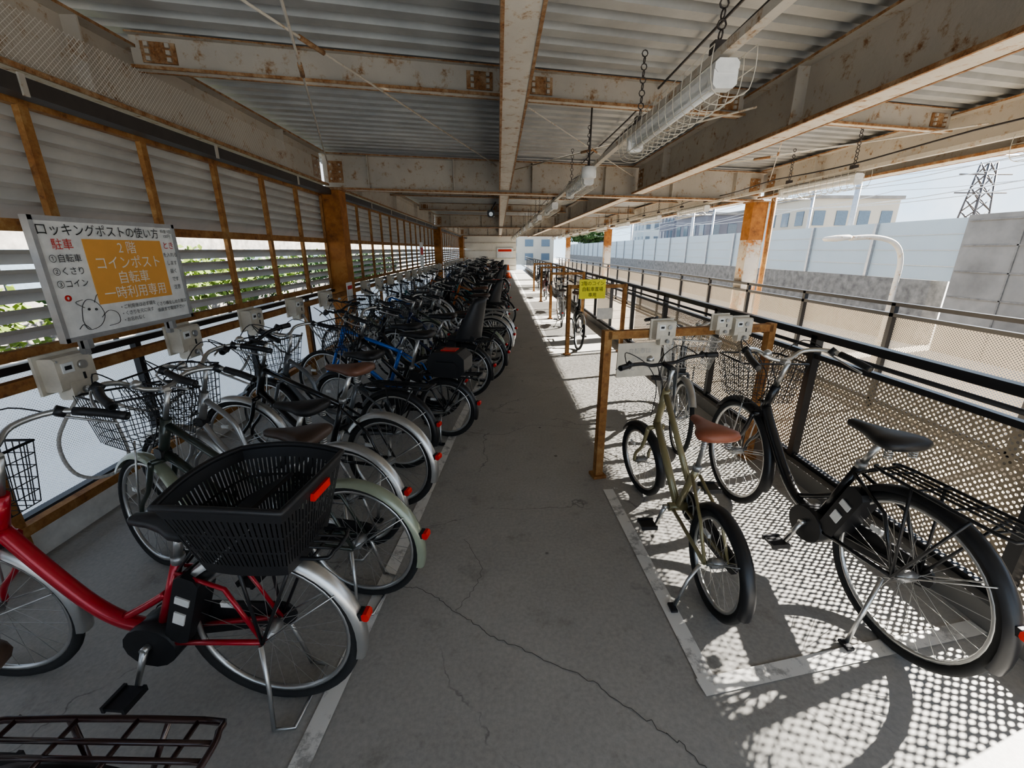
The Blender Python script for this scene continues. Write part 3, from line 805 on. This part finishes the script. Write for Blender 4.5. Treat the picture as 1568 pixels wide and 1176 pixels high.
# ------------------------------------------------------------------ outside right
mb=MB(); mb.box((60,20,-1.35),(111,240,.3),'road'); mb.obj('ground_right')
mb=MB(); mb.box((12.5,45,-.3),(.5,66,1.9),'stone'); mb.obj('retaining_wall')
mb=MB(); yy=11.4
while yy<78:
    mb.box((12.35,yy+1.45,1.48),(.10,2.85,1.64),'wallpanel')
    mb.box((12.27,yy,1.48),(.12,.10,1.64),'steelgrey')
    for z in (1.05,1.48,1.9): mb.box((12.29,yy+1.45,z),(.02,2.8,.015),'steelgrey')
    yy+=2.9
mb.obj('noise_barrier')
mb=MB(); mb.box((12.35,1.,.52),(.6,20.6,3.64),'concwall')
for z in (.3,.95,1.6,2.2): mb.box((12.04,1.,z),(.03,20.5,.03),'stone')
for yy in (-6,-2,2,6,10): mb.box((12.04,yy,.5),(.03,.04,3.6),'stone')
mb.obj('concrete_wall')
mb=MB(); P=sm([(9.35,10.,-1.2),(9.35,10.,.6),(9.33,10.,1.25),(9.1,10.,1.62),(8.6,10.,1.76),(8.0,10.,1.74)],6)
mb.tube(P,.055,'beam',10); mb.loft([((8.05,10.,1.76),(.03,.03)),((7.95,10.,1.76),(.10,.06)),((7.7,10.,1.74),(.13,.07)),((7.45,10,1.72),(.09,.05)),((7.38,10,1.72),(.02,.01))],'beam',14)
mb.tube([(9.35,10,-1.2),(9.35,10,-.6)],.09,'beam',12); mb.obj('street_lamp')
def building(x,y,w,d,h,mat,fl=3,nw=4):
    mb=MB(); mb.box((x,y,h/2-1.2),(w,d,h),mat); mb.box((x,y,h-1.1),(w+.4,d+.4,.25),'concwall')
    for i in range(fl):
        for j in range(nw):
            z=h-1.2-1.6-i*2.4
            if z>-1:
                mb.box((x-w/2+w*(j+.5)/nw,y-d/2-.02,z),(w/nw*.5,.08,1.2),'glass'); mb.box((x-w/2-.02,y-d/2+d*(j+.5)/nw,z),(.08,d/nw*.5,1.2),'glass')
    mb.obj('building',recenter=True)
building(31,43,8,8,6.9,'bldg'); building(28,56,8,9,6.5,'bldgd'); building(38,62,10,9,7.5,'bldg'); building(29,84,6,8,8.3,'wallpanel'); building(48,50,9,9,5.2,'bldg')
building(19,90,5,6,8.,'bldgd'); building(62,42,12,9,5.5,'wallpanel'); building(4,84,12,6,5.4,'bldg'); building(30,72,6,6,8.9,'bldgd')
def bush(name,c,rad,n,mat,ls=.09):
    mb=MB(); mi=mb.mi(mat)
    lob=[(Vector((random.uniform(-.6,.6)*rad[0],random.uniform(-.6,.6)*rad[1],random.uniform(-.4,.5)*rad[2])),random.uniform(.35,.6)) for _ in range(9)]
    for i in range(n):
        o,s=random.choice(lob); d=Vector((random.gauss(0,1),random.gauss(0,1),random.gauss(0,1))).normalized()
        p=o+Vector((d.x*rad[0],d.y*rad[1],d.z*rad[2]))*s*random.uniform(.75,1.05)
        a=Vector((random.gauss(0,1),random.gauss(0,1),random.gauss(0,1))).normalized()*ls; b_=a.orthogonal().normalized()*ls*.6
        b_=Matrix.Rotation(random.uniform(0,6.28),3,a.normalized())@b_
        mb.af((mb.av(p-a),mb.av(p+b_),mb.av(p+a),mb.av(p-b_)),mi)
    mb.tube([(0,0,-rad[2]-1),(0,0,0)],.05,'dark',6)
    return mb.obj(name,c)
bush('tree',(15,82,4.2),(2.6,2.5,1.7),2500,'leafg',.22); bush('tree',(17.5,84,4.0),(3,3,2),2500,'leafg',.25)
mb=MB()
for x,z in ((15,3.6),(15,4.3),(17,3.7),(17.5,4.5),(20,5.2),(22,4.6)):
    P=[]
    for i in range(0,31): t=i/40*8; P.append((x,-20+i*3.,z-.35*4*((t%1)*(1-t%1))))
    mb.tube(P,.02,'steelgrey',4,smooth=False)
mb.obj('overhead_wires')
for yy in (18,33,48):
    mb=MB(); mb.tube([(14.3,yy,-1.2),(14.3,yy,5.6)],.10,'steelgrey',8); mb.tube([(23,yy,-1.2),(23,yy,5.6)],.10,'steelgrey',8)
    for z in (5.0,5.45): mb.tube([(14.3,yy,z),(23,yy,z)],.05,'steelgrey',6)
    for i in range(12): mb.tube([(14.3+i*.725,yy,5.0 if i%2 else 5.45),(15.02+i*.725,yy,5.45 if i%2 else 5.0)],.03,'steelgrey',5)
    mb.obj('catenary_mast',recenter=True)
mb=MB()
def tw(z): return 1.1-.075*z
for sx in (-1,1):
    for sy in (-1,1): mb.tube([(sx*tw(0),sy*tw(0),0),(sx*tw(10),sy*tw(10),10)],.07,'dark',4)
for i in range(10):
    for sx,sy,tx,ty in ((-1,-1,1,-1),(1,-1,1,1),(1,1,-1,1),(-1,1,-1,-1)):
        mb.tube([(sx*tw(i),sy*tw(i),i),(tx*tw(i+1),ty*tw(i+1),i+1)],.045,'dark',4); mb.tube([(tx*tw(i),ty*tw(i),i),(sx*tw(i+1),sy*tw(i+1),i+1)],.045,'dark',4)
for z in (7.5,9): mb.tube([(-2.4,0,z),(2.4,0,z)],.07,'dark',4)
mb.obj('lattice_pylon',(43,40,-1.2))

# ------------------------------------------------------------------ outside left
mb=MB(); mb.box((-32.7,20,-.75),(60,120,.3),'road'); mb.obj('ground_left')
random.seed(3)
for i in range(16):
    yy=1+i*1.9; bush('garden_bush',(-7.5+random.uniform(-.8,.8),yy,.5+random.uniform(-.1,.3)),(1.,1.1,.9),900,random.choice(['leafy','leafg','leafg']),.08)
for i in range(14):
    mb=MB(); r=random.uniform(.3,.55); st2=[]
    for k in range(7):
        a=math.pi*k/6; st2.append(((-math.cos(a)*r,0,0),(max(.02,math.sin(a)*r*random.uniform(.75,1)),max(.02,math.sin(a)*r*.8*random.uniform(.8,1)))))
    mb.loft(st2,'rock',9); o=mb.obj('garden_rock',(-5.4+random.uniform(-.4,.4),random.uniform(1.,3.)+i*1.1,-.3+random.uniform(0,.5))); o.rotation_euler=(0,0,random.random()*3)
mb=MB(); mb.box((-10.5,20,.8),(.3,60,3),'stone'); 
for k in range(20): mb.box((-10.33,-5+k*3,1.),(.04,1.2,1.),'glass')
mb.obj('garden_wall')

# ------------------------------------------------------------------ light
w=D.worlds.new('sky'); scene.world=w; w.use_nodes=True; nt=w.node_tree
bg=nt.nodes['Background']
tc=N(nt,'ShaderNodeTexCoord'); nf=noise(nt,2.5,6,.6,vec=tc.outputs['Generated'])
s=N(nt,'ShaderNodeSeparateXYZ'); nt.links.new(tc.outputs['Generated'],s.inputs[0])
blue_=ramp(nt,s.outputs[2],.0,(.62,.80,.95),.45,(.34,.54,.88))
cl=ramp(nt,nf,.44,(0,0,0),.68,(.8,.8,.8))
mx=mixc(nt,cl,blue_,(1.1,1.11,1.12))
nt.links.new(mx,bg.inputs[0]); bg.inputs[1].default_value=1.0
sun=D.lights.new('sun','SUN'); sun.energy=20; sun.angle=R_(.75); sun.color=(1,.955,.88)
so=D.objects.new('sun',sun); COL.objects.link(so); so.location=(20,10,20)
to=Vector((1,.30,.59)).normalized(); so.rotation_euler=to.to_track_quat('Z','Y').to_euler()
scene.view_settings.view_transform='AgX'
scene.view_settings.look='AgX - Medium High Contrast'
scene.view_settings.exposure=1.15

cam=D.cameras.new('camera'); co=D.objects.new('camera',cam); COL.objects.link(co)
cam.sensor_width=36; cam.lens=650/1568*36; cam.clip_start=.02; cam.clip_end=500
co.location=(0,0,1.5); co.rotation_euler=(R_(90-17.6),0,R_(-1.7))
scene.camera=co
